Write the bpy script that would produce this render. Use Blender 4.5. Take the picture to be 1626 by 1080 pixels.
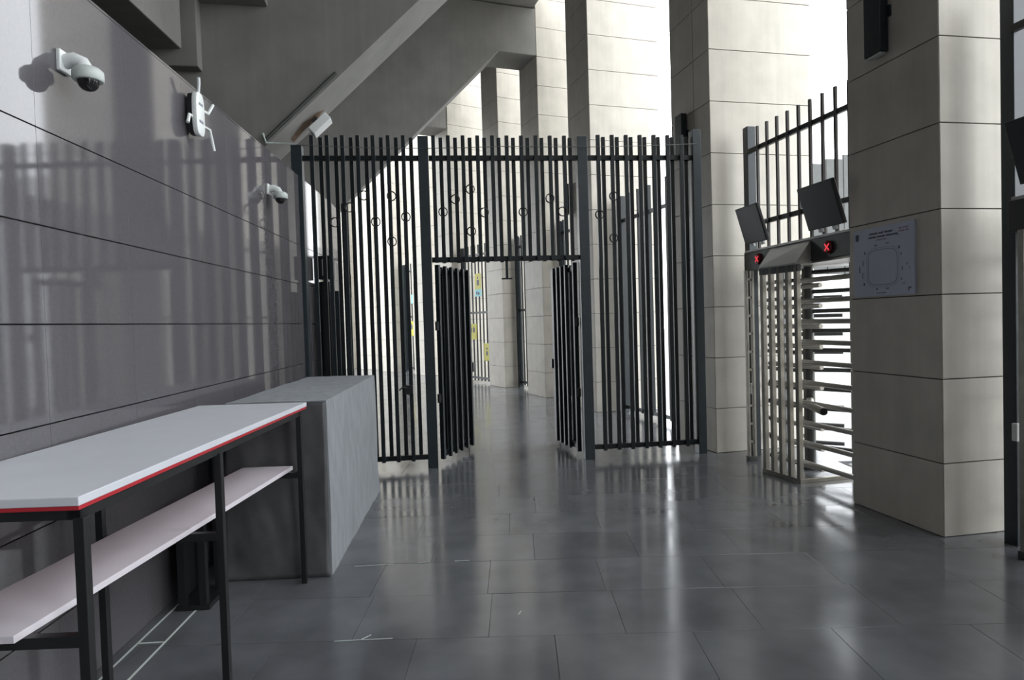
import bpy, bmesh, math, random
from mathutils import Vector, Matrix
random.seed(7)
sc = bpy.context.scene
for o in list(bpy.data.objects): bpy.data.objects.remove(o)
COL = sc.collection

# ------------------------------------------------------------------ camera
cd = bpy.data.cameras.new('camera'); cam = bpy.data.objects.new('camera', cd); COL.objects.link(cam)
RX = Vector((0.98548564, -0.16716105, -0.02958436)); UX = Vector((0.033783, 0.02232917, 0.99917972)); FX = Vector((0.16636334, 0.98567672, -0.02765227))
M = Matrix.Identity(4)
for i in range(3):
    M[i][0] = RX[i]; M[i][1] = UX[i]; M[i][2] = -FX[i]
M[2][3] = 1.62
cam.matrix_world = M
cd.sensor_width = 36; cd.lens = 36 * 1031.17 / 1626; cd.clip_start = .05; cd.clip_end = 500
sc.camera = cam

# ------------------------------------------------------------------ light and exposure
w = bpy.data.worlds.new('overcast_sky'); sc.world = w; w.use_nodes = True
bg = w.node_tree.nodes['Background']; bg.inputs[0].default_value = (.93, .965, 1, 1); bg.inputs[1].default_value = 1.0
sc.view_settings.view_transform = 'Standard'; sc.view_settings.look = 'None'
sc.view_settings.gamma = 1; sc.view_settings.use_curve_mapping = False
sc.view_settings.exposure = 2.68

# ------------------------------------------------------------------ materials
def mat(name, col, rough=.5, metal=0, spec=.5, var=0, scale=4, rvar=0, bump=0, bscale=40, stretch=(1, 1, 1), streak=0, detail=5):
    m = bpy.data.materials.new(name); m.use_nodes = True; nt = m.node_tree; b = nt.nodes['Principled BSDF']
    b.inputs['Base Color'].default_value = (*col, 1); b.inputs['Roughness'].default_value = rough
    b.inputs['Metallic'].default_value = metal; b.inputs['Specular IOR Level'].default_value = spec
    L = nt.links; N = nt.nodes
    geo = N.new('ShaderNodeNewGeometry')
    mp = N.new('ShaderNodeMapping'); mp.inputs['Scale'].default_value = stretch; L.new(geo.outputs['Position'], mp.inputs[0])
    if var or rvar:
        n = N.new('ShaderNodeTexNoise'); n.inputs['Scale'].default_value = scale; n.inputs['Detail'].default_value = detail
        L.new(mp.outputs[0], n.inputs['Vector'])
        if var:
            r = N.new('ShaderNodeMapRange'); r.inputs[1].default_value = .3; r.inputs[2].default_value = .7
            r.inputs[3].default_value = 1 - var; r.inputs[4].default_value = 1 + var; L.new(n.outputs[0], r.inputs[0])
            last = r.outputs[0]
            oi = N.new('ShaderNodeObjectInfo')
            ro = N.new('ShaderNodeMapRange'); ro.inputs[3].default_value = 1 - var * .35; ro.inputs[4].default_value = 1 + var * .35
            L.new(oi.outputs['Random'], ro.inputs[0])
            mu = N.new('ShaderNodeMath'); mu.operation = 'MULTIPLY'; L.new(last, mu.inputs[0]); L.new(ro.outputs[0], mu.inputs[1]); last = mu.outputs[0]
            if streak:
                m2 = N.new('ShaderNodeMapping'); m2.inputs['Scale'].default_value = (9, 9, .35); L.new(geo.outputs['Position'], m2.inputs[0])
                n2 = N.new('ShaderNodeTexNoise'); n2.inputs['Scale'].default_value = 1.5; n2.inputs['Detail'].default_value = 4; L.new(m2.outputs[0], n2.inputs['Vector'])
                r2 = N.new('ShaderNodeMapRange'); r2.inputs[1].default_value = .3; r2.inputs[2].default_value = .75; r2.inputs[3].default_value = 1; r2.inputs[4].default_value = 1 - streak
                L.new(n2.outputs[0], r2.inputs[0])
                mu2 = N.new('ShaderNodeMath'); mu2.operation = 'MULTIPLY'; L.new(last, mu2.inputs[0]); L.new(r2.outputs[0], mu2.inputs[1]); last = mu2.outputs[0]
            vm = N.new('ShaderNodeVectorMath'); vm.operation = 'SCALE'; vm.inputs[0].default_value = col; L.new(last, vm.inputs['Scale'])
            L.new(vm.outputs[0], b.inputs['Base Color'])
        if rvar:
            r = N.new('ShaderNodeMapRange'); r.inputs[1].default_value = .3; r.inputs[2].default_value = .7
            r.inputs[3].default_value = max(.02, rough - rvar); r.inputs[4].default_value = rough + rvar; L.new(n.outputs[0], r.inputs[0]); L.new(r.outputs[0], b.inputs['Roughness'])
    if bump:
        n = N.new('ShaderNodeTexNoise'); n.inputs['Scale'].default_value = bscale; n.inputs['Detail'].default_value = 4; L.new(mp.outputs[0], n.inputs['Vector'])
        bp = N.new('ShaderNodeBump'); bp.inputs['Strength'].default_value = bump; bp.inputs['Distance'].default_value = .01
        L.new(n.outputs[0], bp.inputs['Height']); L.new(bp.outputs[0], b.inputs['Normal'])
    return m
def emit(name, col, s):
    m = mat(name, col, .4); b = m.node_tree.nodes['Principled BSDF']
    b.inputs['Emission Color'].default_value = (*col, 1); b.inputs['Emission Strength'].default_value = s
    return m
MT = dict(
    tile=mat('floor_stone', (.108, .112, .122), .165, spec=.7, var=.2, scale=2.6, rvar=.05, bump=.012, bscale=9),
    grout=mat('floor_grout', (.085, .088, .092), .7, var=.2),
    granite=mat('polished_granite', (.098, .093, .101), .055, spec=.55, var=.06, scale=60),
    granite_joint=mat('granite_joint', (.02, .02, .022), .8),
    stone=mat('beige_stone', (.50, .470, .410), .55, spec=.3, var=.08, scale=3.5, streak=.10, bump=.05, bscale=60),
    stone_joint=mat('stone_joint', (.10, .09, .075), .9),
    concrete=mat('raw_concrete', (.225, .22, .208), .8, spec=.2, var=.1, scale=2.2, streak=.08, bump=.1, bscale=25),
    concrete_dark=mat('blocker_concrete', (.09, .088, .083), .85, spec=.2, var=.1, scale=2),  # only on the added light-blocking walls, dark to keep bounce light low
    ground=mat('outdoor_paving', (.26, .26, .255), .8, var=.06, scale=1.5),
    fence=mat('fence_paint', (.012, .017, .020), .42, spec=.35, var=.15, scale=9),
    fence_blue=mat('post_paint', (.020, .030, .037), .4, var=.12, scale=9),
    steel=mat('brushed_steel', (.30, .285, .25), .36, metal=.85, var=.1, scale=14),
    steel_dark=mat('grey_coated_steel', (.065, .068, .066), .42, metal=.4, var=.1, scale=8),
    plate=mat('sheet_metal', (.42, .42, .40), .35, metal=.25, var=.06, scale=6),
    rubber=mat('black_rubber', (.012, .012, .012), .6),
    black=mat('black_plastic', (.009, .0105, .011), .45),
    screen=mat('screen_glass', (.012, .0135, .014), .38),
    white_top=mat('white_laminate', (.60, .62, .66), .3, var=.03, scale=5),
    white_shelf=mat('white_shelf_laminate', (.66, .62, .66), .35, var=.03),
    red=mat('red_edging', (.42, .02, .03), .4),
    cloth=mat('grey_felt', (.255, .27, .285), .95, spec=.1, var=.12, scale=5, bump=.25, bscale=14, stretch=(3, 3, 1)),
    white_plastic=mat('white_plastic', (.72, .75, .74), .35),
    grey_plastic=mat('pale_grey_plastic', (.50, .55, .52), .4),
    dome=mat('smoked_dome', (.012, .012, .013), .08),
    board=mat('printed_board', (.43, .46, .56), .5, var=.03),
    ink=mat('dark_ink', (.09, .095, .13), .6),
    ink_soft=mat('grey_ink', (.22, .24, .28), .6),
    ink_red=mat('faded_red_ink', (.36, .25, .33), .6),
    yellow=mat('yellow_sign', (.55, .50, .04), .5),
    cyan=mat('cyan_sign', (.20, .62, .68), .5),
    wire=mat('galvanised_wire', (.12, .12, .12), .5, metal=.5),
    rust=mat('rust_stain', (.11, .065, .038), .9, var=.4, scale=14),
    redlight=emit('red_indicator', (1, .05, .07), .10),
    redglow=mat('indicator_lens', (.12, .006, .01), .25),
    comb=mat('polished_tube', (.50, .48, .44), .3, metal=.55),
    sheet=mat('dark_sheeting', (.075, .076, .080), .42, var=.3, scale=4, bump=.3, bscale=7),
    bar_brown=mat('dark_brown_bar', (.05, .045, .045), .4, metal=.3),
    far_wall=mat('far_facade', (.62, .62, .62), .8, var=.05),
    far_glass=mat('far_window', (.30, .31, .34), .2),
)

# ------------------------------------------------------------------ mesh helpers
class MB:
    def __init__(s): s.v = []; s.f = []
    def add(s, vs, fs):
        k = len(s.v); s.v += [tuple(v) for v in vs]; s.f += [tuple(i + k for i in f) for f in fs]; return s
    def box(s, a, b, mtx=None):
        x0, y0, z0 = a; x1, y1, z1 = b
        vs = [Vector(p) for p in ((x0, y0, z0), (x1, y0, z0), (x1, y1, z0), (x0, y1, z0), (x0, y0, z1), (x1, y0, z1), (x1, y1, z1), (x0, y1, z1))]
        if mtx: vs = [mtx @ v for v in vs]
        return s.add(vs, ((3, 2, 1, 0), (4, 5, 6, 7), (0, 1, 5, 4), (1, 2, 6, 5), (2, 3, 7, 6), (3, 0, 4, 7)))
    def prism(s, poly, lo, hi, fn):
        n = len(poly); vs = [fn(p, lo) for p in poly] + [fn(p, hi) for p in poly]
        return s.add(vs, [tuple(range(n - 1, -1, -1)), tuple(range(n, 2 * n))] + [(i, (i + 1) % n, (i + 1) % n + n, i + n) for i in range(n)])
    def tube(s, pts, r, seg=10, r2=None, cap=True):
        pts = [Vector(p) for p in pts]; k = len(s.v); n = len(pts)
        up = None
        for i, p in enumerate(pts):
            t = (pts[min(i + 1, n - 1)] - pts[max(i - 1, 0)]).normalized()
            if up is None: up = Vector((0, 0, 1)) if abs(t.z) < .9 else Vector((1, 0, 0))
            a = t.cross(up).normalized(); b = a.cross(t).normalized()
            rr = r if r2 is None else r + (r2 - r) * i / (n - 1)
            for j in range(seg):
                th = 2 * math.pi * j / seg; s.v.append(tuple(p + a * math.cos(th) * rr + b * math.sin(th) * rr))
        for i in range(n - 1):
            for j in range(seg):
                s.f.append((k + i * seg + j, k + i * seg + (j + 1) % seg, k + (i + 1) * seg + (j + 1) % seg, k + (i + 1) * seg + j))
        if cap:
            s.f.append(tuple(k + j for j in range(seg - 1, -1, -1))); s.f.append(tuple(k + (n - 1) * seg + j for j in range(seg)))
        return s
    def lathe(s, prof, seg=24, mtx=None):
        k = len(s.v); n = len(prof)
        for r, z in prof:
            for j in range(seg):
                th = 2 * math.pi * j / seg; v = Vector((r * math.cos(th), r * math.sin(th), z)); s.v.append(tuple(mtx @ v if mtx else v))
        for i in range(n - 1):
            for j in range(seg):
                s.f.append((k + i * seg + j, k + i * seg + (j + 1) % seg, k + (i + 1) * seg + (j + 1) % seg, k + (i + 1) * seg + j))
        s.f.append(tuple(k + j for j in range(seg - 1, -1, -1))); s.f.append(tuple(k + (n - 1) * seg + j for j in range(seg)))
        return s
    def mesh(s, name, m, bevel=0, smooth=False, segs=2):
        me = bpy.data.meshes.new(name); me.from_pydata(s.v, [], s.f); me.materials.append(MT[m])
        bm = bmesh.new(); bm.from_mesh(me); bmesh.ops.recalc_face_normals(bm, faces=bm.faces)
        if bevel: bmesh.ops.bevel(bm, geom=bm.edges[:], offset=bevel, segments=segs, affect='EDGES', profile=.5, clamp_overlap=True)
        bm.to_mesh(me); bm.free()
        if smooth:
            for p in me.polygons: p.use_smooth = True
            try: me.set_sharp_from_angle(angle=math.radians(40))
            except Exception: pass
        return me
def link(name, me, parent=None, mtx=None):
    o = bpy.data.objects.new(name, me); COL.objects.link(o)
    if parent: o.parent = parent
    if mtx is not None: o.matrix_local = mtx
    return o
def part(name, mb, m, parent=None, bevel=0, smooth=False, mtx=None): return link(name, mb.mesh(name, m, bevel, smooth), parent, mtx)
def tag(o, label, cat, group=None):
    o['label'] = label; o['category'] = cat
    if group: o['group'] = group
    return o
def thing(name, label, cat, mtx=None, group=None):
    o = link(name, None, None, mtx); o.empty_display_size = .1
    return tag(o, label, cat, group)
def struct(name, mb=None, m=None, mtx=None, bevel=0):
    o = link(name, mb.mesh(name, m, bevel) if mb else None, None, mtx); o['kind'] = 'structure'
    return o
def frame(x, y, z, deg):   # local x = along direction rotated deg counter-clockwise from +X
    return Matrix.Translation((x, y, z)) @ Matrix.Rotation(math.radians(deg), 4, 'Z')
def T(x, y, z): return Matrix.Translation((x, y, z))
CACHE = {}
def boxmesh(name, dx, dy, dz, m, bevel=0):   # centred in x, y; base at z = 0
    k = (name, round(dx, 4), round(dy, 4), round(dz, 4), m, bevel)
    if k not in CACHE: CACHE[k] = MB().box((-dx / 2, -dy / 2, 0), (dx / 2, dy / 2, dz)).mesh(name, m, bevel)
    return CACHE[k]
def clone(root, mtx, label=None):
    r = root.copy(); COL.objects.link(r); r.matrix_world = mtx
    if label: r['label'] = label
    for ch in list(root.children):
        c = ch.copy(); COL.objects.link(c); c.parent = r
        for g in list(ch.children):
            d = g.copy(); COL.objects.link(d); d.parent = c
    return r

# ------------------------------------------------------------------ setting: ground, floor
struct('ground', MB().box((-60, -60, -.40), (90, 90, -.065)), 'ground')
fl = struct('floor', MB().add([(-3.2, -6, -.008), (4.6, -6, -.008), (4.6, 9, -.008), (3.9, 13, -.008), (3.2, 17, -.008), (1.4, 22, -.008), (-.6, 26, -.008), (-5.5, 26, -.008), (-5.5, 9, -.008), (-3.2, 9, -.008)]
    + [(-3.2, -6, -.06), (4.6, -6, -.06), (4.6, 9, -.06), (3.9, 13, -.06), (3.2, 17, -.06), (1.4, 22, -.06), (-.6, 26, -.06), (-5.5, 26, -.06), (-5.5, 9, -.06), (-3.2, 9, -.06)],
    [tuple(range(10))] + [tuple(range(19, 9, -1))] + [(i, (i + 1) % 10, (i + 1) % 10 + 10, i + 10) for i in range(10)]), 'grout')
def inside(x, y):
    edge = [(4.6, -6), (4.6, 9), (3.9, 13), (3.2, 17), (1.4, 22), (-.6, 26)]
    for (ax, ay), (bx, by) in zip(edge, edge[1:]):
        if ay <= y <= by:
            return x < ax + (bx - ax) * (y - ay) / (by - ay) and x > (-3.2 if y < 9 else -5.5)
    return False
TW, TD, TA = .71, .535, math.radians(10)
tile_me = MB().box((.001, .001, -.03), (TW - .001, TD - .001, 0)).mesh('tile', 'tile', .0012)
cand = []
offs = {6: .49, 7: .08, 5: .52, 4: .15}
for r in range(-14, 52):
    t0 = .63 + TD * r; off = offs.get(r, random.choice([.12, .5, .33, .05, .61]))
    for c in range(-24, 24):
        u0 = off + TW * c
        uc, tc = u0 + TW / 2, t0 + TD / 2
        x = uc * math.cos(TA) + tc * math.sin(TA); y = -uc * math.sin(TA) + tc * math.cos(TA)
        if not inside(x, y): continue
        if y < -5.6: continue
        zc = x * FX.x + y * FX.y; xc = x * RX.x + y * RX.y
        vis = zc > 1.5 and abs(xc) < zc * .85 + .5 and x > -2.1
        x0 = u0 * math.cos(TA) + t0 * math.sin(TA); y0 = -u0 * math.sin(TA) + t0 * math.cos(TA)
        cand.append((0 if vis else 1, zc if vis else 0, x0, y0))
cand.sort()
rest = MB(); dz = [0, .0006, -.0006, .0003]
for i, (a, b, x0, y0) in enumerate(cand):
    mt = frame(x0, y0, random.choice(dz), -10)
    if a == 0 and i < 298: link('tile', tile_me, fl, mt)
    else: rest.box((.001, .001, -.03), (TW - .001, TD - .001, 0), mt)
ro = part('paving', rest, 'tile', fl); ro['kind'] = 'stuff'
# chalk marks on the floor
for i, (x, y, dx, a) in enumerate(((-.37, 4.47, .26, -5), (.05, 4.43, .09, -5), (.3, 4.40, .1, -5), (-.40, 3.42, .3, -7), (-.26, 3.41, .06, 40), (.58, 3.5, .05, 60))):
    part('chalk_mark', MB().box((0, -.0025, 0), (dx, .0025, .0012)), 'grey_plastic', fl, mtx=frame(x, y, .001, a))

# ------------------------------------------------------------------ setting: left wall of polished panels
WA = .10857
def WM(s, d, z):   # s along the wall, d = distance from camera line to the wall side, normal to wall into the hall = local -? (x along wall, y into hall)
    x = s * math.sin(WA) - d * math.cos(WA); y = s * math.cos(WA) + d * math.sin(WA)
    m = Matrix(((math.sin(WA), math.cos(WA), 0, x), (math.cos(WA), -math.sin(WA), 0, y), (0, 0, 1, z), (0, 0, 0, 1)))
    return m   # local x: along wall away, local y: into the hall, local z: up  (left-handed: used for symmetric boxes only)
def WF(s, d, z):   # right-handed frame: local x = into the hall, local y = along wall, z up
    x = s * math.sin(WA) - d * math.cos(WA); y = s * math.cos(WA) + d * math.sin(WA)
    return Matrix.Translation((x, y, z)) @ Matrix.Rotation(-WA, 4, 'Z')
WD = 1.86
wl = struct('wall_left', MB().box((-.28, -5.6, 0), (-.022, 9.05, 3.275)), 'granite_joint', WF(0, WD, 0))
rows = [0, .375, .805, 1.235, 1.67, 2.10, 2.525, 3.28]
for z0, z1 in zip(rows, rows[1:]):
    me = MB().box((-.025, .0006, .003), (0, .7294, z1 - z0 - .003)).mesh('panel', 'granite', .0006)
    for c in range(-12, 9):
        s0 = 2.945 + .73 * c
        if s0 > 9.0: continue
        link('panel', me, wl, T(0, s0, z0))
cp = part('coping', MB().box((-.29, -5.6, 3.278), (.002, 9.06, 3.29)), 'granite', wl)

# ------------------------------------------------------------------ setting: concrete structure above, plus added light-blocking walls
struct('light_blocker_back', MB().box((-7.2, -6, 0), (-6.9, 19.5, 8.1)), 'concrete_dark')  # unseen wall added to stop sky light leaking in behind the polished wall
struct('ceiling', MB().prism([(-7.2, -6), (3.55, -6), (3.7, 4), (3.5, 9), (2.9, 13.4), (2.3, 16.5), (1.3, 19.2), (-7.2, 19.2)], 8.12, 8.5, lambda p, z: (p[0], p[1], z)), 'concrete')
struct('light_blocker_end', MB().box((-7.2, -6.4, 0), (4.0, -6.0, 8.12)), 'concrete_dark')  # unseen end wall, added to darken the pillar faces inside the hall
def raker(x_out, y_out, deg, thick, z_flat, x_kink, z0, slope, name, notch=True):
    # local u runs outward to the pillar (0 at the pillar face), profile in (u, z); thickness along local +y
    m = frame(x_out, y_out, 0, deg)
    uk = -x_kink
    poly = [(0.02, z_flat), (uk, z_flat), (-8.6, z_flat + slope * (-8.6 - uk)), (-8.6, 8.1), (0.02, 8.1)]
    zz = poly[2][1]
    if zz < 0:
        u0 = uk - z_flat / slope; poly[2:3] = [(u0, 0), (-8.6, 0)]
    return struct(name, MB().prism(poly, 0, thick, lambda p, y: (p[0], y, p[1])), 'concrete', m, .012)
RK = 'trim_%d'
raker(3.60, 7.20, 0, .70, 7.14, 1.24, 0, .971, RK % 1)
raker(3.74, .94, 0, .70, 7.14, 1.24, 0, .971, RK % 2)
raker(2.93, 13.35, 10, .85, 7.14, .82, 0, 1.02, RK % 3)
raker(1.42, 18.1, 22, .85, 7.0, .82, 0, 1.02, RK % 4)
# long beam over the wall, running into the first raker, with its bearing block and a ledge
struct(RK % 5, MB().box((-1.1, -3, 0), (0, 6.72, 3.65)), 'concrete', WF(0, 2.81, 4.43), .01)
struct(RK % 6, MB().box((-3.6, 7.05, 4.29), (-1.936, 7.2, 7.9)), 'concrete', None, .01)
struct(RK % 7, MB().box((-1.94, 6.95, 4.99), (-1.27, 7.2, 5.4)), 'concrete', None, .01)

# ------------------------------------------------------------------ pillars
ZR = [0, .525] + [.525 + .6 * k for k in range(1, 17)]
G = .004
def panelmesh(w, h, axis):
    k = ('panel', round(w, 3), round(h, 3), axis)
    if k not in CACHE:
        if axis == 'x': mb = MB().box((-.02, G, G), (.012, w - G, h - G))       # on a face whose normal is -x
        else: mb = MB().box((G, -.02, G), (w - G, .012, h - G))
        CACHE[k] = mb.mesh('panel', 'stone', .002, False)
    return CACHE[k]
def pillar(x, y, a, side, label, split=None, out=1.36, rows=16, fronts=(1.36,)):
    p = thing('stone_pillar', label, 'pillar', frame(x, y, 0, a), 'stone pillars along the hall')
    part('core', MB().box((.012, .012, 0), (out, side - .012, ZR[rows + 1])), 'stone_joint', p)
    for r in range(rows + 1):
        z0, z1 = ZR[r], ZR[r + 1]; h = z1 - z0
        cuts = [0, split, side] if split else [0, side]
        for c0, c1 in zip(cuts, cuts[1:]):
            link('panel', panelmesh(c1 - c0, h, 'x'), p, T(.02, c0, z0))
        f0 = 0
        for wd in fronts:
            link('panel', panelmesh(wd, h, 'y'), p, T(f0, .02, z0))
            link('panel', panelmesh(wd, h, 'y'), p, T(f0, side - .012, z0))
            f0 += wd
    return p
PILL = [
    (3.743, 4.000, 1, .92, None, 'beige stone pillar carrying a printed plan board on its side'),
    (3.616, 7.129, 3, .97, .37, 'beige stone pillar meeting the end of the barred gate fence'),
    (3.305, 10.89, 8, .95, None, 'beige stone pillar past the gate-fence pillar, with a dark lamp box on its side'),
    (2.942, 13.345, 12, .95, None, 'beige stone pillar under the end of the far sloping beam, seen through the gateway'),
    (2.475, 15.808, 18, .90, None, 'beige stone pillar behind the gateway, next past the one under the sloping beam'),
    (1.415, 18.078, 24, .95, None, 'beige stone pillar just beyond the far fence with yellow signs'),
    (.802, 20.527, 27, .95, None, 'far beige stone pillar, second beyond the fence with yellow signs'),
    (-.229, 22.80, 33, .95, None, 'far beige stone pillar at the end of the farthest barred fence'),
    (-.95, 24.6, 45, .95, None, 'far beige stone pillar next to the farthest one, past all the barred fences'),
    (-1.95, 25.6, 50, .95, None, 'farthest beige stone pillar, glimpsed beyond the end of the polished wall'),
    (3.87, .87, 1, .92, None, 'beige stone pillar across the hall from the long white table'),
    (4.0, -2.26, 0, .92, None, 'beige stone pillar by the added light-blocking end wall, farthest from the gate fence'),
]
for x, y, a, sd, sp, lb in PILL: pillar(x, y, a, sd, lb, sp)

# dark slim lamp boxes on pillar sides
def lamp(x, y, a, label):
    t = thing('wall_lamp', label, 'lamp', frame(x, y, 0, a), 'slim wall lamps on the pillars')
    part('housing', MB().box((-.085, -.085, 3.6), (-.012, .085, 4.15)), 'fence', t, .006)
    part('lens', MB().box((-.07, -.07, 3.588), (-.02, .07, 3.6)), 'grey_plastic', t, .002)
    part('bracket', MB().box((-.02, -.11, 3.86), (.0, -.085, 3.94)), 'fence', t)
lamp(3.735, 4.535, 1, 'slim dark lamp box on the pillar above the plan board')
lamp(3.58, 7.74, 3, 'slim dark lamp box on the pillar at the end of the gate fence')
lamp(3.165, 11.83, 8, 'slim dark lamp box on the pillar past the gate fence')

# ------------------------------------------------------------------ barred fence with gateway
FB = .0426      # bar width
def bars(parent, x0, x1, pitch, zb, zt, m='fence', wbar=FB, gap=.043, phase=0, both=True, rail_y=0):
    me = boxmesh('bar', wbar, wbar * .9, zt - zb, m, .003)
    n = int((x1 - x0) / pitch + .001); 
    for i in range(n + 1):
        x = x0 + phase + i * pitch
        if x > x1 + .001: break
        link('bar', me, parent, T(x, rail_y - gap, zb))
        if both and x + pitch / 2 < x1 + .01: link('bar', me, parent, T(x + pitch / 2, rail_y + gap, zb))
def rail(parent, x0, x1, z, m='fence', h=.055, d=.045, y=0):
    link('rail', MB().box((0, -d / 2, -h / 2), (x1 - x0, d / 2, h / 2)).mesh('rail', m, .003), parent, T(x0, y, z))
def post(parent, x, z1, w_=.115, d=.115, m='fence_blue', z0=0, y=0): 
    o = link('post', boxmesh('post', w_, d, z1 - z0, m, .004), parent, T(x, y, z0))
    return o
FA = -math.degrees(math.atan(.0583))
def FF(x): return frame(x, 7.343 - .0583 * (x - 1.2), 0, FA)
c_ = math.cos(math.radians(FA))
# left panel: from the wall to the gate post
lp = thing('fence_panel', 'dark barred fence panel between the polished wall and the gateway, behind the grey block', 'fence', FF(-1.07), 'tall dark barred fence panels')
L = (0.30 + 1.07) / c_
post(lp, 0, 3.62); post(lp, L, 3.72)
for z in (3.485, .12): rail(lp, .05, L - .05, z)
bars(lp, .165, L - .07, .165, .085, 3.725)
lk = part('lock_box', MB().box((-.05, -.11, -.05), (.05, -.04, .05)), 'black', lp, .006, mtx=T(1.125, 0, .9))
part('lock_lever', MB().tube([(0, -.1, .02), (-.06, -.12, .03), (-.1, -.12, .0)], .008, 8), 'black', lk)
# panel above the gateway
L2 = (2.105 - .30) / c_
tp_ = thing('fence_panel', 'dark barred fence panel hung high above the open gateway', 'fence', FF(.30), 'tall dark barred fence panels')
for z in (3.485, 2.345): rail(tp_, .06, L2 - .06, z)
bars(tp_, .115, L2 - .08, .165, 2.31, 3.725)
st = part('drop_stop', MB().box((-.015, -.015, 2.12), (.015, .015, 2.33)), 'fence', tp_, mtx=T(L2 * .5, 0, 0))
part('stop_plate', MB().box((-.06, -.02, 2.11), (.06, .02, 2.125)), 'fence', st)
# right panel
L3 = (3.46 - 2.105) / c_
rp = thing('fence_panel', 'dark barred fence panel between the gateway and the stone pillar', 'fence', FF(2.105), 'tall dark barred fence panels')
post(rp, 0, 3.72); post(rp, L3, 3.80, .10, .13)
for z in (3.485, .135): rail(rp, .055, L3 - .05, z)
bars(rp, .165, L3 - .06, .165, .095, 3.735, phase=.02)
# thin wire strung across the bar tops
def sag(a, b, n, s): return [tuple(Vector(a).lerp(Vector(b), i / n) - Vector((0, 0, s * 4 * (i / n) * (1 - i / n)))) for i in range(n + 1)]
wp = sag((-1.07, 7.40, 3.615), (1.2, 7.27, 3.60), 8, .03) + sag((1.2, 7.27, 3.60), (3.46, 7.14, 3.63), 8, .02)[1:]
tag(part('strung_wire', MB().tube(wp, .004, 5), 'wire'), 'thin wire strung along the tops of the gate fence bars', 'wire')
# gate leaves, swung open away from the hall
def leaf(x, y, deg, length, label, sgn):
    t = thing('gate_leaf', label, 'gate', frame(x, y, 0, deg), 'open barred gate leaves')
    post(t, .03, 2.30, .05, .05, 'fence', .06)
    post(t, length - .02, 2.28, .05, .05, 'fence', .07)
    for z in (2.23, .12): rail(t, .03, length - .02, z)
    bars(t, .14, length - .08, .165, .075, 2.29)
    for z in (.72, 1.55): part('hinge', MB().tube([(-.03, 0, z), (-.03, 0, z + .1)], .022, 10).box((-.04, -.012, z + .02), (.03, .012, z + .08)), 'black', t)
    part('drop_bolt', MB().tube([(length - .02, .04 * sgn, .0), (length - .02, .04 * sgn, .35)], .012, 8), 'steel', t)
    part('latch', MB().box((length - .03, -.05, 1.0), (length + .03, .05, 1.12)), 'black', t, .004)
leaf(.41, 7.485, 61, .90, 'open barred gate leaf hinged on the post nearer the grey block', 1)
leaf(2.03, 7.42, 94, .90, 'open barred gate leaf hinged on the post nearer the stone pillar', -1)

# ------------------------------------------------------------------ fences filling the bays between pillars
def bay_fence(a, b, label, zt=3.72, pitch=.17, rails=(3.45, 1.9, .14), bw=.03, bd=.035):
    A, B = Vector((*a, 0)), Vector((*b, 0)); d = B - A
    t = thing('bay_fence', label, 'fence', frame(a[0], a[1], 0, math.degrees(math.atan2(d.y, d.x))), 'barred fences closing the bays between pillars')
    Ln = d.length
    for x in (.06, Ln - .06): post(t, x, zt - .02, .10, .12)
    for z in rails: rail(t, .06, Ln - .06, z)
    me = boxmesh('bar', bw, bd, zt - .06, 'fence', .003); n = int((Ln - .3) / pitch)
    for i in range(n + 1): link('bar', me, t, T(.15 + (Ln - .3) * i / n, 0, .06))
    return t
bay_fence((4.10, 8.16), (3.78, 10.86), 'tall barred fence of deep slats between the pillars just past the gate fence', pitch=.30, bw=.035, bd=.085, rails=(3.30, .10))
bay_fence((3.62, 11.95), (3.36, 13.38), 'tall barred fence in the bay under the far sloping beam')
bay_fence((3.15, 14.35), (2.86, 15.90), 'tall barred fence seen edge-on between the pillars behind the gateway')
bay_fence((2.36, 16.75), (1.72, 18.12), 'tall barred fence with yellow signs past the gateway')
bay_fence((.95, 21.4), (.12, 22.95), 'farthest barred fence, carrying one yellow and one cyan sign')

def sign(mtx, wd, ht, m, label, marks, group='small signs on the far fences'):
    t = thing('warning_sign', label, 'sign', mtx, group)
    part('plate', MB().box((-wd / 2, -.006, 0), (wd / 2, .006, ht)), m, t, .003)
    for (x0, z0, x1, z1) in marks:
        part('print', MB().box((x0 * wd, -.0085, z0 * ht), (x1 * wd, -.006, z1 * ht)), 'ink', t)
    return t
fig = ((-.3, .45, -.08, .75), (-.24, .76, -.14, .84), (.08, .45, .3, .75), (.14, .76, .24, .84))
bay = math.degrees(math.atan2(18.12 - 16.75, 1.72 - 2.36))
def on_bay(t): return (2.36 + (1.72 - 2.36) * t, 16.75 + (18.12 - 16.75) * t)
def bay_sign(t, z, *a):
    x, y = on_bay(t); n = Vector((-math.sin(math.radians(bay)), math.cos(math.radians(bay))))
    return sign(frame(x + n.x * .075, y + n.y * .075, z, bay + 180), *a)
bay_sign(.63, 1.18, .42, .42, 'yellow', 'large yellow sign with dark figures, lowest but one on the far fence', fig)
bay_sign(.40, 2.52, .30, .42, 'yellow', 'yellow sign hung highest on the far fence, above the cyan one', ((-.15, .25, .2, .6), (-.05, .65, .1, .8)))
bay_sign(.40, 2.33, .30, .19, 'cyan', 'small cyan sign below the highest yellow sign on the far fence', ((-.3, .3, -.1, .7), (.0, .2, .25, .6)))
bay_sign(.17, .62, .26, .46, 'yellow', 'yellow sign hung low on the far fence beside the stone pillar', ((-.1, .3, .2, .55), (-.1, .65, .15, .75)))
b2 = math.degrees(math.atan2(22.95 - 21.4, .12 - .95))
nx, ny = -math.sin(math.radians(b2)), math.cos(math.radians(b2))
sign(frame(.45 + nx * .08, 22.33 + ny * .08, 1.25, b2 + 180), .5, .5, 'yellow', 'yellow sign on the farthest barred fence, below a cyan sign', fig)
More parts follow.
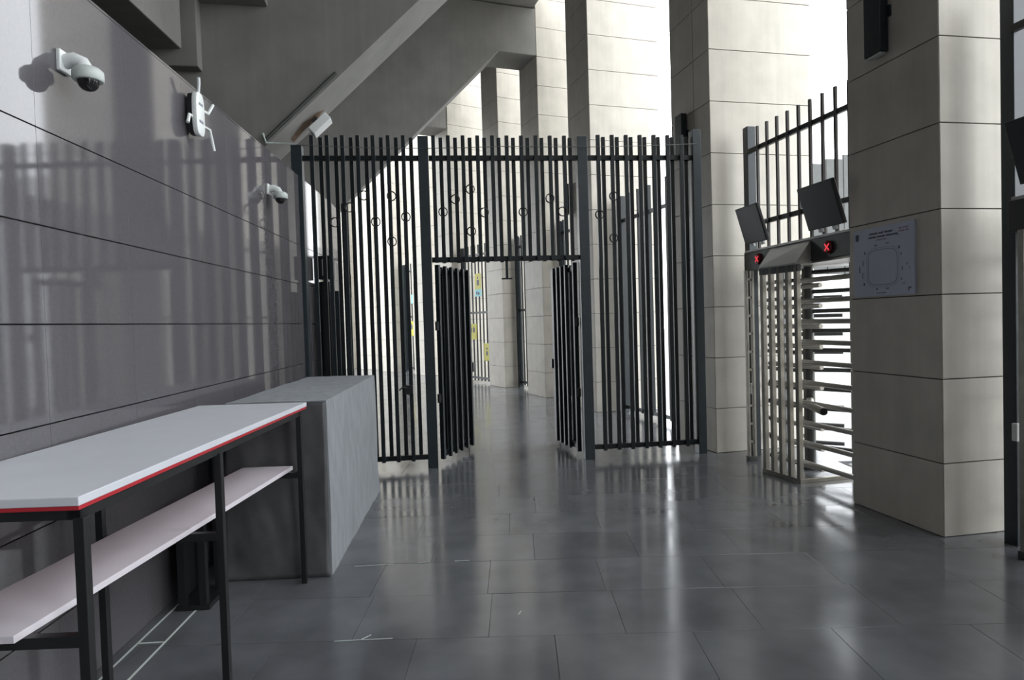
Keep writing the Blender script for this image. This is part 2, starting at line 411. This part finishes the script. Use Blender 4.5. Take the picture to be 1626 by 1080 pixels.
sign(frame(.5 + nx * .08, 22.24 + ny * .08, 2.35, b2 + 180), .34, .3, 'cyan', 'cyan sign on the farthest barred fence, above a yellow sign', ((-.2, .3, .2, .6),))

# ------------------------------------------------------------------ double full-height turnstile
def X_mark(parent, x, y, z, s):
    d = part('indicator', MB().lathe([(.0, 0), (.052, 0), (.06, .006), (.06, .02)], 20, Matrix.Translation((x, y, z)) @ Matrix.Rotation(math.radians(90), 4, 'Y') @ Matrix.Translation((0, 0, -.02))), 'redglow', parent, 0, True)
    for a in (45, -45):
        m = Matrix.Translation((x - .022, y, z)) @ Matrix.Rotation(math.radians(a), 4, 'X')
        part('cross_stroke', MB().box((-.003, -.006, -s), (.003, .006, s), m), 'redlight', d)
def turnstile(label):
    t = thing('turnstile', label, 'turnstile', T(3.85, 5.9, 0), 'double full-height turnstiles between pillars')
    O = Vector((3.85, 5.9, 0))
    def P(name, mb, m, par=None, bevel=0, smooth=False):
        me = mb.mesh(name, m, bevel, smooth); me.transform(Matrix.Translation(-O)); return link(name, me, par or t)
    # header
    P('header', MB().box((3.85, 4.93, 2.115), (4.55, 6.84, 2.325)), 'steel_dark', bevel=.006)
    P('header_edge', MB().box((3.835, 4.95, 2.318), (3.90, 6.80, 2.34)), 'plate', bevel=.003)
    P('header_soffit', MB().box((3.86, 4.95, 2.095), (4.5, 6.05, 2.115)), 'steel', bevel=.003)
    # centre cage with sloped roof
    A, B = Vector((3.62, 6.09, 0)), Vector((3.69, 5.62, 0)); ang = math.atan2(B.y - A.y, B.x - A.x)
    Ln = (B - A).length; fm = Matrix.Translation(A) @ Matrix.Rotation(ang, 4, 'Z')
    P('canopy', MB().add([(3.60, 6.12, 2.10), (3.675, 5.60, 2.10), (3.86, 5.62, 2.325), (3.86, 6.30, 2.325), (3.60, 6.12, 2.085), (3.675, 5.60, 2.085), (3.86, 5.62, 2.085), (3.86, 6.30, 2.085)],
        [(0, 1, 2, 3), (7, 6, 5, 4), (0, 4, 5, 1), (1, 5, 6, 2), (2, 6, 7, 3), (3, 7, 4, 0)]), 'plate', bevel=.002)
    for i in range(5):
        P('cage_bar', MB().box((Ln * i / 4 - .021, -.012, .03), (Ln * i / 4 + .021, .035, 2.09), fm), 'steel', bevel=.003)
    P('base_rail', MB().box((-.03, -.015, 0), (Ln + .03, .04, .045), fm), 'steel', bevel=.003)
    P('top_rail', MB().box((-.03, -.012, 2.02), (Ln + .03, .035, 2.085), fm), 'steel_dark', bevel=.003)
    Cn = Vector((4.34, 5.66, 0)); d = Cn - B; m2 = Matrix.Translation(B) @ Matrix.Rotation(math.atan2(d.y, d.x), 4, 'Z')
    P('base_rail', MB().box((0, -.02, 0), (d.length, .025, .04), m2), 'steel', bevel=.003)
    P('frame_post', MB().box((4.30, 5.63, 0), (4.36, 5.69, 2.1)), 'steel', bevel=.003)
    P('frame_post', MB().box((4.24, 6.30, 0), (4.30, 6.36, 2.1)), 'steel', bevel=.003)
    # ladder stile at the far lane
    for x, y in ((3.765, 6.66), (3.835, 6.66)):
        P('frame_post', MB().box((x - .014, y - .02, .0), (x + .014, y + .02, 2.11)), 'steel', bevel=.003)
    for k in range(10): P('rung', MB().box((3.77, 6.65, .2 + .2 * k), (3.83, 6.67, .225 + .2 * k)), 'steel')
    P('base_rail', MB().box((3.745, 6.63, 0), (3.86, 6.69, .05)), 'steel_dark', bevel=.003)
    # blue post running up to the fence
    P('frame_post', MB().box((3.93, 6.86, 0), (4.03, 6.96, 3.76)), 'fence_blue', bevel=.004)
    P('reader_box', MB().box((3.90, 6.83, .72), (3.94, 6.87, .84)), 'white_plastic', bevel=.004)
    P('frame_post', MB().box((3.92, 4.94, 0), (4.0, 5.0, 2.12)), 'steel_dark', bevel=.003)
    # combs: fixed horizontal tubes with rubber ends
    for k in range(10):
        z = .14 + .2 * k
        for (p0, p1) in (((3.90, 5.86, z), (3.95, 4.97, z)), ((3.93, 6.46, z - .05), (4.00, 5.70, z - .05))):
            c = P('comb_bar', MB().tube([p0, p1], .024, 12), 'comb', smooth=True)
            v = (Vector(p0) - Vector(p1)).normalized()
            P('end_cap', MB().tube([p0, Vector(p0) + v * .02], .0255, 12), 'rubber', c)
    # rotors
    for cx, cy, offs in ((4.16, 6.12, 0), (4.22, 6.72, .3)):
        r = P('rotor', MB().tube([(cx, cy, .02), (cx, cy, 2.1)], .045, 16), 'steel_dark', smooth=True)
        P('rotor_foot', MB().lathe([(.10, 0), (.10, .02), (.06, .05), (.05, .05)], 20, Matrix.Translation((cx, cy, 0))), 'steel_dark', r)
        for k in range(10):
            z = .24 + .2 * k if cx < 4.2 else .19 + .2 * k
            if z > 2.08: continue
            for a in (-58 + offs * 60, 62 + offs * 60):
                e = (cx + .62 * math.cos(math.radians(a)), cy + .62 * math.sin(math.radians(a)), z)
                P('arm', MB().tube([(cx, cy, z), e], .022, 10), 'steel_dark', r, smooth=True)
    pb = P('push_bar', MB().tube([(4.14, 6.10, .72), (3.9, 5.75, .72), (3.80, 5.40, .71)], .036, 12), 'steel', smooth=True)
    P('end_cap', MB().tube([(3.80, 5.40, .71), (3.795, 5.38, .71)], .030, 12), 'rubber', pb)
    # indicators
    X_mark(t, 3.845 - O.x, 6.53 - O.y, 2.225, .042)
    X_mark(t, 3.845 - O.x, 5.35 - O.y, 2.215, .042)
    # barred fence above
    me = boxmesh('bar', .028, .028, 1.37, 'bar_brown', .003)
    for k in range(11):
        link('bar', me, t, T(3.935 + .010 * k - O.x, 6.66 - .173 * k - O.y, 2.33))
    for z, h in ((3.47, .05), (2.64, .05)):
        P('rail', MB().box((-.02, -2.0, -h / 2), (.02, .22, h / 2), Matrix.Translation((3.955, 6.66, z)) @ Matrix.Rotation(.058, 4, 'Z')), 'steel_dark', bevel=.003)
    return t
ts = turnstile('steel double turnstile with red cross lights, between the plan-board pillar and the gate-fence pillar')
clone(ts, T(3.85 + .127, 5.9 - 3.13, 0), 'steel double turnstile beside the plan-board pillar, across the hall from the white table')
clone(ts, T(3.85 + .254, 5.9 - 6.26, 0), 'steel double turnstile by the added light-blocking end wall, farthest from the gate fence')

# monitors standing on the turnstile headers, tipped down to the hall
def monitor(x, y, z, wd, ht, label, yaw=0):
    m = Matrix.Translation((x, y, z)) @ Matrix.Rotation(math.radians(180 + yaw), 4, 'Z') @ Matrix.Rotation(math.radians(17), 4, 'Y')
    t = thing('monitor', label, 'monitor', m, 'black monitors above the turnstiles')   # local +x = screen side
    part('casing', MB().box((-.035, -wd / 2, 0), (0, wd / 2, ht)), 'black', t, .006)
    part('screen', MB().box((-.001, -wd / 2 + .014, .014), (.002, wd / 2 - .014, ht - .014)), 'screen', t)
    b = part('bracket', MB().box((-.09, -.04, ht * .35), (-.035, .04, ht * .65)), 'black', t, .004)
    part('clamp_arm', MB().tube([(-.08, 0, ht * .5), (-.20, 0, ht * .48)], .016, 8), 'black', b)
    part('base_clip', MB().box((-.03, -.12, -.035), (-.01, -.07, .0)), 'white_plastic', t)
    part('base_clip', MB().box((-.03, .07, -.035), (-.01, .12, .0)), 'white_plastic', t)
monitor(3.73, 6.38, 2.385, .43, .40, 'black monitor on the turnstile header nearer the gate-fence pillar')
monitor(3.73, 5.23, 2.375, .49, .40, 'black monitor on the turnstile header nearer the plan-board pillar')
monitor(3.85, 3.29, 2.385, .43, .40, 'black monitor beside the plan-board pillar on the turnstile across from the white table')
monitor(3.86, 2.12, 2.375, .49, .40, 'black monitor at the far end of the turnstile across from the white table')

# ------------------------------------------------------------------ long white table with shelf
TB = Matrix.Translation((-.966, 2.11, 0)) @ Matrix.Rotation(math.radians(-8.42), 4, 'Z')   # local y along the table, local x: 0 at hall edge, negative to the wall
tb = thing('long_table', 'long white-topped table with red underside edge, black legs and a white lower shelf', 'table', TB)
top = part('table_top', MB().box((-.69, 0, 1.110), (0, 2.30, 1.138)), 'white_top', tb, .003)
part('red_edging', MB().box((-.688, .002, 1.098), (-.002, 2.298, 1.11)), 'red', top)
for x in (-.03, -.60):
    part('apron', MB().box((x - .02, .02, 1.064), (x + .02, 2.20, 1.098)), 'black', tb)
for y in (.04, .99, 2.17):
    part('apron', MB().box((-.62, y - .02, 1.064), (-.01, y + .02, 1.098)), 'black', tb)
lm = boxmesh('leg', .032, .032, 1.07, 'black', .002)
for y in (.03, .99, 2.17):
    for x in (-.014, -.55): link('leg', lm, tb, T(x, y, 0))
sh = MB().add([(-.52, -.02, .712), (-.195, -.02, .712), (-.085, 2.24, .712), (-.405, 2.24, .712), (-.52, -.02, .736), (-.195, -.02, .736), (-.085, 2.24, .736), (-.405, 2.24, .736)],
    [(3, 2, 1, 0), (4, 5, 6, 7), (0, 1, 5, 4), (1, 2, 6, 5), (2, 3, 7, 6), (3, 0, 4, 7)])
part('shelf', sh, 'white_shelf', tb, .002)
for y in (.03, .99, 2.17): part('crossbar', MB().box((-.56, y - .016, .676), (-.02, y + .016, .711)), 'black', tb)

# ------------------------------------------------------------------ grey covered block
def draped(name):
    # cover: outer shell with slight wrinkles
    xs, ys, zs = .66, 2.12, 1.138
    bm = bmesh.new()
    bmesh.ops.create_cube(bm, size=1)
    bmesh.ops.subdivide_edges(bm, edges=bm.edges[:], cuts=28, use_grid_fill=True)
    from mathutils import noise
    for v in bm.verts:
        p = Vector((v.co.x + .5, v.co.y + .5, v.co.z + .5))
        flare = (1 - p.z)
        q = Vector((p.x * xs, p.y * ys, p.z * zs))
        n = noise.noise(Vector((q.x * 3, q.y * 3, q.z * 1.2))) * .012 + noise.noise(Vector((q.x * 9, q.y * 9, q.z * 3))) * .005
        if p.x > .98: q.x += n + .02 * flare
        if p.y < .02: q.y -= n * 1.2 + .11 * flare
        if p.y > .98: q.y += n - .14 * flare * flare
        if p.z > .98: q.z += n * .5
        v.co = q
    bmesh.ops.recalc_face_normals(bm, faces=bm.faces)
    bm.normal_update()
    me = bpy.data.meshes.new(name); bm.to_mesh(me); bm.free(); me.materials.append(MT['cloth'])
    for p in me.polygons: p.use_smooth = True
    try: me.set_sharp_from_angle(angle=math.radians(50))
    except Exception: pass
    return me
bl = link('covered_counter', None, None, WF(4.375, 1.65, 0))
link('felt_cover', draped('felt_cover'), bl)
def sheeting():
    from mathutils import noise
    v = []; f = []; nx_, nz_ = 26, 40
    for k in range(nz_ + 1):
        for i in range(nx_ + 1):
            a, b = i / nx_, k / nz_
            n = noise.noise(Vector((a * 3, b * 4, 3))) * .012 + noise.noise(Vector((a * 9 + b * 4, b * 8, 7))) * .006
            v.append((a * (.655 + .018 * (1 - b)), -.022 - .11 * (1 - b) + n, .003 + b * 1.128))
    for k in range(nz_):
        for i in range(nx_):
            q = k * (nx_ + 1) + i; f.append((q, q + 1, q + nx_ + 2, q + nx_ + 1))
    me = MB().add(v, f).mesh('end_sheet', 'sheet', 0, True)
    return me
es = link('end_sheet', sheeting(), bl); es['label'] = 'dark wrinkled sheet over the end'
so = es.modifiers.new('thickness', 'SOLIDIFY'); so.thickness = .004
tag(bl, 'waist-high block covered in grey felt, standing past the end of the white table', 'counter')

# black stand between the table and the wall
cb = thing('equipment_stand', 'low black equipment stand by the wall beneath the end of the white table', 'stand', WF(3.86, 1.74, 0))
part('upright', MB().box((-.02, -.02, 0), (.02, .02, .62)), 'black', cb); part('upright', MB().box((.10, -.02, 0), (.14, .02, .62)), 'black', cb)
part('upright', MB().box((.10, .2, 0), (.14, .24, .62)), 'black', cb); part('upright', MB().box((-.02, .2, 0), (.02, .24, .62)), 'black', cb)
part('shelf', MB().box((-.03, -.03, .60), (.16, .25, .62)), 'grey_plastic', cb, .003)
part('back_panel', MB().box((-.02, .02, .05), (-.01, .22, .6)), 'black', cb)
part('base', MB().box((-.03, -.03, .0), (.16, .25, .03)), 'black', cb, .003)

# ------------------------------------------------------------------ dome cameras and wireless router on the wall
def dome_camera(s, z, label):
    t = thing('dome_camera', label, 'camera', WF(s, WD, z) @ Matrix.Scale(.82, 4), 'white dome cameras on the polished wall')
    part('mount_plate', MB().box((0, -.055, -.055), (.025, .055, .065)), 'white_plastic', t, .006)
    part('arm', MB().tube([(.02, 0, .01), (.07, 0, .02), (.115, 0, .0), (.135, 0, -.035)], .042, 16, .036), 'white_plastic', t, 0, True)
    h = part('housing', MB().lathe([(.03, .03), (.06, .022), (.078, .005), (.08, -.01), (.08, -.042), (.074, -.05)], 28, T(.14, 0, -.05)), 'grey_plastic', t, 0, True)
    part('dome', MB().lathe([(.056, -.05), (.054, -.066), (.046, -.084), (.032, -.098), (.012, -.106), (.002, -.107)], 24, T(.14, 0, -.05)), 'dome', h, 0, True)
    return t
dome_camera(3.15, 2.875, 'white dome camera on the polished wall above the white table')
dome_camera(6.16, 2.905, 'white dome camera on the polished wall beside the gate fence')
rt = thing('wireless_router', 'white wireless router with bent antennas on the polished wall', 'router', WF(4.50, WD, 3.07))
prof = []
for k in range(24):
    a = 2 * math.pi * k / 24; c, s_ = math.cos(a), math.sin(a)
    prof.append((math.copysign(abs(c) ** .6, c) * .068, math.copysign(abs(s_) ** .6, s_) * .145))
part('back_shell', MB().prism(prof, .02, .05, lambda p, x: (x, p[0] * .9, p[1] * .95)), 'black', rt, 0, True)
bd = part('body', MB().prism(prof, .05, .085, lambda p, x: (x, p[0], p[1])), 'white_plastic', rt, .012, True)
for z in (-.05, .065): part('vent_slot', MB().box((.084, -.03, z - .008), (.0875, .03, z + .008)), 'ink_soft', bd)
for (y0, z0, pts) in ((.02, .14, [(.07, .0, .12), (.085, -.015, .20), (.09, -.03, .235)]), (.07, .06, [(.07, .06, .045), (.08, .13, .045), (.085, .21, .13)]), (.07, -.07, [(.07, .06, -.06), (.08, .15, -.06), (.085, .20, -.19)]), (-.07, -.04, [(.05, -.06, -.03), (.05, -.10, -.03), (.05, -.13, -.09)])):
    part('antenna', MB().tube(pts, .011, 8), 'white_plastic', rt, 0, True)

# ------------------------------------------------------------------ plan board on the pillar
pb = thing('plan_board', 'pale printed stadium plan board fixed to the side of the stone pillar', 'board', Matrix.Translation((3.728, 4.53, 1.74)) @ Matrix.Rotation(math.radians(1), 4, 'Z') @ Matrix.Rotation(math.radians(-90), 4, 'Z'))
# local x: to the right as read, local y: into the pillar, z up
part('plate', MB().box((-.315, -.012, 0), (.315, .01, .545)), 'board', pb, .002)
def pr(x0, z0, x1, z1, m='ink', mtx=None): part('print', MB().box((x0, -.0135, z0), (x1, -.0118, z1), mtx), m, pb)
def words(x, z, lens, h, m='ink'):
    for l in lens:
        n = max(1, int(l / (h * .62)))
        for k in range(n): pr(x + k * l / n, z, x + (k + .78) * l / n, z + h * random.choice((1, 1, .8)), m)
        x += l + h * .8
words(-.135, .487, (.085, .05, .085), .014); words(-.15, .460, (.09, .08, .12), .012); words(-.06, .437, (.05, .05), .008, 'ink_soft')
pr(-.285, .485, -.262, .503); pr(-.29, .455, -.257, .478, 'ink')
part('emblem', MB().prism([(.0, .025), (.018, .02), (.018, -.005), (0, -.022), (-.018, -.005), (-.018, .02)], -.0135, -.0118, lambda p, y: (p[0] - .273, y, p[1] + .485)), 'ink', pb)
words(.17, .497, (.03, .05), .012, 'ink_red'); words(.165, .475, (.06, .03), .012, 'ink_red'); words(.15, .452, (.02,), .010, 'ink_red')
def ring(w_, h_, r, t, m):
    v = []; n = 40
    for k in range(n):
        a = 2 * math.pi * k / n; c, s_ = math.cos(a), math.sin(a)
        for e in (0, t): v.append((math.copysign(abs(c) ** .45, c) * (w_ + e), -.0135 if True else 0, .225 + math.copysign(abs(s_) ** .45, s_) * (h_ + e)))
    f = [(2 * k, 2 * k + 1, (2 * k + 3) % (2 * n), (2 * k + 2) % (2 * n)) for k in range(n)]
    part('plan_outline', MB().add(v, f), m, pb)
ring(.150, .135, 0, .006, 'ink_soft'); ring(.168, .152, 0, .003, 'ink_soft')
for (x, z, a, b) in ((-.07, .40, .022, .010), (.05, .405, .034, .010), (.17, .36, .014, .02), (.19, .31, .012, .02), (.20, .20, .012, .03), (.19, .12, .012, .02), (.05, .055, .03, .012), (-.06, .055, .016, .012), (-.19, .35, .012, .02), (-.21, .27, .01, .04), (-.215, .17, .01, .05), (-.20, .10, .014, .02), (.245, .23, .012, .016), (.27, .2, .006, .02), (.215, .085, .02, .01), (-.25, .22, .008, .05)):
    pr(x - a / 2, z - b / 2, x + a / 2, z + b / 2, random.choice(('ink', 'ink_soft', 'ink_soft')))
words(-.07, .02, (.04, .06), .008, 'ink_soft'); pr(.255, .045, .285, .056); pr(.255, .028, .264, .045)

# ------------------------------------------------------------------ small things on and behind the fence
ks = thing('gate_cabinet', 'dark steel cabinet with a head box, by the polished wall past the gate fence', 'cabinet', frame(-.865, 8.0, 0, -6))
part('body', MB().box((-.045, -.1, 0), (.055, .2, 2.16)), 'fence', ks, .004)
part('side_leaf', MB().box((-.085, -.05, 0), (-.055, .2, 2.16)), 'fence_blue', ks, .004)
part('side_leaf', MB().box((.10, -.05, 0), (.15, .2, 2.05)), 'fence_blue', ks, .004)
hb = part('head_box', MB().box((-.085, -.12, 2.19), (.075, .12, 2.46)), 'fence', ks, .004)
part('head_window', MB().box((-.02, -.125, 2.23), (.025, -.119, 2.42)), 'plate', hb)
part('neck', MB().box((-.03, -.05, 2.15), (.03, .05, 2.2)), 'plate', ks)
gp = thing('gate_post', 'thin dark post with a small screen, past the end of the polished wall', 'post', frame(-.78, 10.0, 0, 0))
part('pole', MB().box((-.05, -.05, 0), (.05, .05, 3.45)), 'fence', gp, .004)
part('reader', MB().box((-.02, -.075, 2.05), (.06, -.05, 2.4)), 'steel_dark', gp, .004); part('display', MB().box((-.01, -.078, 2.1), (.04, -.074, 2.2)), 'cyan', gp)
fx = thing('floodlight', 'small white floodlight box under the sloping concrete beam, above the fence end', 'light', Matrix.Translation((-.83, 7.62, 3.90)) @ Matrix.Rotation(math.radians(-44), 4, 'Y'))
part('casing', MB().box((-.13, -.1, -.05), (.13, .1, .04)), 'white_plastic', fx, .008)
part('bracket', MB().box((-.03, -.02, .03), (.03, .02, .16)), 'steel_dark', fx)
cdx = thing('conduit', 'thin grey conduit pipe running from the wall top along the sloping beam', 'pipe', T(0, 0, 0))
part('pipe', MB().tube([(-1.36, 7.15, 3.66), (-1.33, 7.15, 3.56), (-.98, 7.15, 3.56)], .013, 8), 'grey_plastic', cdx, 0, True)
part('riser', MB().tube([(-1.34, 7.17, 3.6), (-1.0, 7.17, 3.93), (-.6, 7.17, 4.32)], .018, 8), 'steel_dark', cdx, 0, True)
# wire ties coiled on the bars
for (x, z) in ((-.36, 3.06), (-.06, 3.05), (-.52, 2.93), (-.68, 2.77), (-.24, 2.77), (.09, 2.82), (-.07, 2.55), (.5, 2.87), (.64, 3.01), (.81, 3.12), (.81, 2.65), (.96, 2.86), (1.4, 2.86), (1.71, 3.01), (1.85, 2.86), (2.28, 2.82), (2.45, 3.03), (2.44, 2.55)):
    par, x0 = (lp, -1.07) if x < .3 else (tp_, .30) if x < 2.1 else (rp, 2.105)
    pts = [((x - x0) / c_ + .047 * math.cos(a), -.085 + .012 * math.sin(a * .5), z + .05 * math.sin(a)) for a in [i * math.pi / 7 for i in range(27)]]
    part('wire_tie', MB().tube(pts, .006, 5), 'black', par)

# ------------------------------------------------------------------ far building outside
fb = thing('building', 'pale far building with grey windows glimpsed through the turnstile', 'building', frame(40, 45, -.06, 0))
part('wall', MB().box((-14, 0, 0), (14, 8, 13)), 'far_wall', fb)
for r in range(4):
    for c in range(9):
        wn = part('window', MB().box((-12.8 + c * 2.9, -.12, 1.6 + r * 2.9), (-11.2 + c * 2.9, -.02, 3.1 + r * 2.9)), 'far_wall', fb)
        part('pane', MB().box((-12.65 + c * 2.9, -.16, 1.75 + r * 2.9), (-11.35 + c * 2.9, -.10, 2.95 + r * 2.9)), 'far_glass', wn)

# grey screen panels standing outside, seen over the turnstile
sp_ = thing('outdoor_screen', 'tall grey panel screen outside, seen above the turnstile monitors', 'screen', frame(7.5, 11, -.06, 0))
for k in range(4): part('panel', MB().box((.02 + k * .36, 0, 2.4), (.36 + k * .36, .05, 4.45 + k * .09)), 'steel_dark', sp_, .004)
part('back_rail', MB().box((.05, .05, 3.0), (1.44, .08, 3.08)), 'steel_dark', sp_)
for k in (3, 4): part('post', MB().box((k * .36 - .02, .05, 0), (k * .36 + .02, .1, 4.3 + k * .09)), 'steel_dark', sp_)
# pale joint strips along the wall foot, and a rust stain under the first raker
part('joint_strip', MB().box((-.006, 2.2, 0), (.006, 4.22, .0015)), 'grey_plastic', fl, mtx=WF(0, 1.66, .001))
part('joint_strip', MB().box((-.006, 2.2, 0), (.006, 4.0, .0015)), 'grey_plastic', fl, mtx=WF(0, 1.80, .001))
part('joint_strip', MB().box((-.006, 0, 0), (.14, .012, .0015)), 'grey_plastic', fl, mtx=WF(3.45, 1.80, .001))
tr1 = bpy.data.objects['trim_1']
part('rust_stain', MB().add([(-4.75, .40, 0), (-4.60, .28, 0), (-4.45, .36, 0), (-4.38, .45, 0), (-4.47, .52, 0), (-4.62, .50, 0), (-4.74, .55, 0)], [(0, 1, 2, 3, 4, 5, 6)]), 'rust', tr1)
for o in tr1.children:
    for v in o.data.vertices: v.co.z = 7.14 + .971 * (v.co.x + 1.24) - .004
